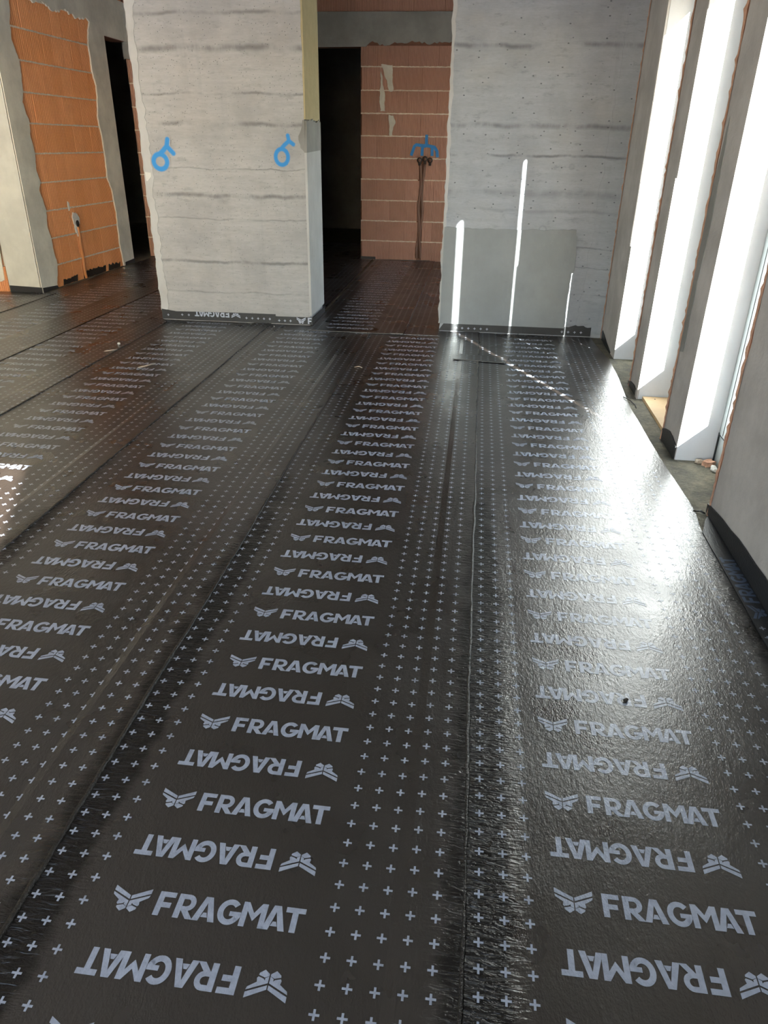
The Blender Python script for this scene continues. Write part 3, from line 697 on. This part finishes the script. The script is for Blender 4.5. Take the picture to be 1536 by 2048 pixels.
upstand('upstand_strip', [(2.97, .008), (-1.5, .008)] + [(-1.5, .10), (1.0, .10), (1.8, .09)] + wavy(2.0, 2.97, .088, .05, .022), fp, 'long black upturned membrane strip at the foot of the nearest pier')
# flat corner strip lying between sheet and wall, print turned a quarter round
o = plate('corner_strip', [(1.004, -1.5), (XI-.007, -1.5), (XI-.007, 2.93), (1.05, 2.90), (1.004, 2.77)], lambda u, v, d: (u, v, .0045+d), .0045, M_UP, label='flat bitumen strip with sideways lettering along the nearest pier', cat='membrane strip')
W2 = WORD.copy(); W2.materials.clear(); W2.materials.append(plain('dim_blue_print', (.10, .14, .22), .45, 0, 60, .25))
wd = bpy.data.objects.new('wordmark', W2); COL.objects.link(wd); wd.parent = o; wd.location = (1.038, 2.36, .0098); wd.rotation_euler = (0, 0, math.pi/2)
vs, fs = [], []
for i in range(26):
    for x in (1.022, 1.058):
        y = 2.10-.0525*i; q = len(vs); a, b, zz = .010, .0023, .0097
        vs += [(x-a, y-b, zz), (x+a, y-b, zz), (x+a, y+b, zz), (x-a, y+b, zz), (x-b, y-a, zz), (x+b, y-a, zz), (x+b, y+a, zz), (x-b, y+a, zz)]; fs += [(q, q+1, q+2, q+3), (q+4, q+5, q+6, q+7)]
m = bpy.data.meshes.new('printed_crosses'); m.from_pydata(vs, [], fs); link('printed_crosses', m, M_PRINT, o, kind='stuff')
# square repair patch lapped over the seam near the far wall
o = plate('repair_patch', [(-.122, 5.295), (.262, 5.245), (.295, 5.44), (-.08, 5.45)], lambda u, v, d: (u, v, .0087+d), .0045, M_BIT, label='small square bitumen patch lapped over the seam near the right concrete wall', cat='membrane strip')
vs, fs = [], []
for i in range(7):
    for j in range(3):
        x, y = -.07+.052*i, 5.325+.045*j-.006*i; q = len(vs); a, b, zz = .010, .0023, .0141
        vs += [(x-a, y-b, zz), (x+a, y-b, zz), (x+a, y+b, zz), (x-a, y+b, zz), (x-b, y-a, zz), (x+b, y-a, zz), (x+b, y+a, zz), (x-b, y+a, zz)]; fs += [(q, q+1, q+2, q+3), (q+4, q+5, q+6, q+7)]
m = bpy.data.meshes.new('printed_crosses'); m.from_pydata(vs, [], fs); link('printed_crosses', m, M_PRINT, o, kind='stuff')

# ------------------------------------------------------------------ small things
def lump(name, loc, size, mat, rot=0.0, rough=.2, label=None, cat=None, group=None, seed=1):
    rg = random.Random(seed); bm = bmesh.new(); bmesh.ops.create_icosphere(bm, subdivisions=2, radius=1.0)
    for v in bm.verts:
        k = 1+rg.uniform(-rough, rough); v.co = Vector((v.co.x*k*size[0], v.co.y*k*size[1], max(v.co.z*k, -.75)*size[2]))
    zmin = min(v.co.z for v in bm.verts)
    o = from_bm(name, bm, mat, None, label=label, cat=cat, group=group); o.location = (loc[0], loc[1], loc[2]-zmin); o.rotation_euler = (0, 0, rot); return o
def shard(name, loc, size, mat, rot, label, cat, seed=3, parent=None):
    rg = random.Random(seed); bm = bmesh.new(); add_box(bm, (-size[0], -size[1], 0), (size[0], size[1], size[2]))
    bmesh.ops.subdivide_edges(bm, edges=bm.edges[:], cuts=1)
    for v in bm.verts:
        v.co += Vector((rg.uniform(-.2, .2)*size[0], rg.uniform(-.2, .2)*size[1], rg.uniform(-.12, .12)*size[2] if v.co.z > .001 else 0))
    o = from_bm(name, bm, mat, parent, label=label, cat=cat); o.location = loc; o.rotation_euler = (0, 0, rot); return o
shard('brick_fragment', (1.226, 3.525, 0), (.024, .018, .026), M_RAW, .4, 'small orange broken brick piece on the sill of the nearest window', 'brick')
lump('mortar_lump', (1.185, 3.548, 0), (.020, .014, .014), M_STRAW, 0, .15, 'beige mortar crumb left of the brick piece', 'rubble', seed=5)
lump('mortar_lump', (1.235, 3.46, 0), (.016, .03, .016), M_WHITE, 0, .15, 'whitish mortar smear below the brick piece at the pier', 'rubble', seed=9)
lump('pebble', (1.085, 3.69, 0), (.006, .006, .005), M_WHITE, 0, .15, 'tiny pale pebble on the sill beside the second nearest pier', 'rubble', seed=6)
bd = box('wooden_board', (1.10, 4.0, .001), (1.255, 4.572, .022), M_BOARD, label='yellow plywood board lying on the sill of the middle window', cat='board', bev=.002)
link('screw_head', None, None) if False else None
tube('screw', [(1.165, 4.52, .018), (1.165, 4.52, .0245)], .004, M_PIPE, bd)
tube('straw_stick', [(-2.27, 4.68, .011), (-2.24, 4.72, .013), (-2.20, 4.80, .011)], .005, M_STRAW, seg=6, label='pale splinter lying on the sheet before the middle wall', cat='stick')
tube('straw_stick', [(-2.70, 5.06, .010), (-2.66, 5.10, .011), (-2.63, 5.12, .010)], .004, M_STRAW, seg=6, label='short pale splinter left of the white crumb', cat='stick')
lump('white_crumb', (-2.688, 5.275, .0085), (.012, .012, .010), M_WHITE, 0, .12, 'round white crumb on the floor left of the middle wall', 'rubble', seed=2)
lump('bitumen_crumb', (.511, 1.68, T), (.009, .006, .006), M_TAR, .6, .2, 'small black crumb on the glaring sheet', 'rubble', seed=4)
lump('white_crumb', (-1.68, 6.10, T), (.005, .005, .005), M_WHITE, 0, .12, 'tiny white crumb before the middle wall upstand', 'rubble', seed=12)
tube('straw_stick', [(-.80, 4.96, .0095), (-.77, 4.98, .011), (-.745, 4.955, .0095)], .0035, M_STRAW, seg=6, label='bent pale splinter on the dark seam before the passage', cat='stick')
tube('bitumen_thread', [(1.02, 2.98, .004), (1.045, 2.965, .012), (1.075-.012, 2.955, .006)], .004, M_BEAD, seg=6, label='black bitumen string at the far corner of the nearest pier', cat='scrap')
tube('bitumen_thread', [(.985, 4.58, .009), (1.01, 4.52, .012), (1.035, 4.44, .005), (1.03, 4.38, .004)], .003, M_BEAD, seg=6, label='torn black thread at the sheet edge before the middle window', cat='scrap')
# wall box with orange conduit on the left wall
jb = link('wall_box', None, None, label='round wall box with torn pale plaster rim on the left brick wall', cat='junction box'); jb.location = (XL, 8.07, .585)
def loc_box(o): o.matrix_parent_inverse = Matrix.Translation(-jb.location)
fx = face_xp(XL)
star = []
for i in range(30):
    t = 2*math.pi*i/30; r = .075+.018*math.sin(3*t+.5)+random.uniform(-.012, .012); star.append((8.07+r*.80*math.cos(t), .60+r*1.45*math.sin(t)))
o1 = plate('plaster_rim', star, fx, .012, M_WHITE, jb); loc_box(o1)
o2 = plate('plaster_tail', [(7.965, .72), (7.99, .74), (7.985, .80), (7.965, .815), (7.955, .77)], fx, .009, M_WHITE, jb); loc_box(o2)
o3 = tube('box_hole_disc', [(XL+.004, 8.085, .583), (XL+.016, 8.085, .583)], .034, M_GASKET, jb, seg=16); loc_box(o3)  # solid black disc, the shade inside the box put into its colour
pts = [(XL+.012, 8.078+.006*math.sin(i*.55), .545-.545*i/24+.004) for i in range(25)]
tube('flexible_conduit', pts, [.016+.002*(i % 2) for i in range(25)], M_ORANGE, seg=8, label='orange flexible conduit running from the wall box to the floor', cat='conduit')
# pipe stubs and conduits on the back wall
for i, (x, z, lb) in enumerate(((-.800, 1.235, 'left of the three dark pipe stubs under the blue fork mark'), (-.733, 1.250, 'middle of the three dark pipe stubs under the blue fork mark'), (-.668, 1.235, 'right of the three dark pipe stubs under the blue fork mark'))):
    ps = link('pipe_stub', None, None, label=lb, cat='pipe', group='pipe stubs on the back wall'); ps.location = (x, YB, z)
    a = tube('pipe_elbow', [(0, .03, 0), (0, -.035, 0)], .030, M_PIPE, ps, seg=14)
    b = tube('pipe_collar', [(0, -.030, 0), (0, -.048, 0)], .034, M_PIPE, ps, seg=14)
    c = tube('pipe_plug', [(0, -.045, 0), (0, -.058, 0)], .019, M_CONDUIT, ps, seg=12)
    tail = tube('pipe_tail', [(0, -.01, -.02), (0, -.006, -.06)], .018, M_PIPE, ps, seg=10)
for (dx, lb) in ((-.016, 'left of two brown conduits in the wall chase below the pipe stubs'), (.018, 'right of two brown conduits in the wall chase below the pipe stubs')):
    pts = [(-.765+dx+.010*math.sin(i*.5+dx*60)-.0006*i, YB+.012-.012*abs(math.sin(i*.33+dx*50)), 1.19-1.15*i/26) for i in range(27)]
    tube('wall_conduit', pts, [.017+.0018*(i % 2) for i in range(27)], M_CONDUIT, seg=8, label=lb, cat='conduit', group='conduits in the back wall chase')
upstand('upstand_strip', [(-1.56, .010), (-1.36, .010), (-1.36, .045), (-1.56, .048)], face_y(YB), 'short dark membrane upturn at the left foot of the back brick wall')
upstand('upstand_strip', [(-1.36, .010), (-.62, .010), (-.62, .020), (-1.36, .014)], face_y(YB), 'low dark membrane upturn along the foot of the back brick wall')
fxl = face_xp(XL+.018)
upstand('upstand_strip', [(7.17, .002), (7.46, .002), (7.44, .03), (7.17, .05)], fxl, 'black membrane upturn round the side of the pale nib')
upstand('upstand_strip', [(9.09, .002), (9.36, .002), (9.36, .05), (9.09, .04)], fxl, 'black membrane upturn beside the dark doorway on the left')
upstand('upstand_strip', [(-4.73, .002), (-4.384, .002), (-4.384, .055), (-4.73, .065)], face_y(7.158), 'black membrane upturn at the front of the pale nib')
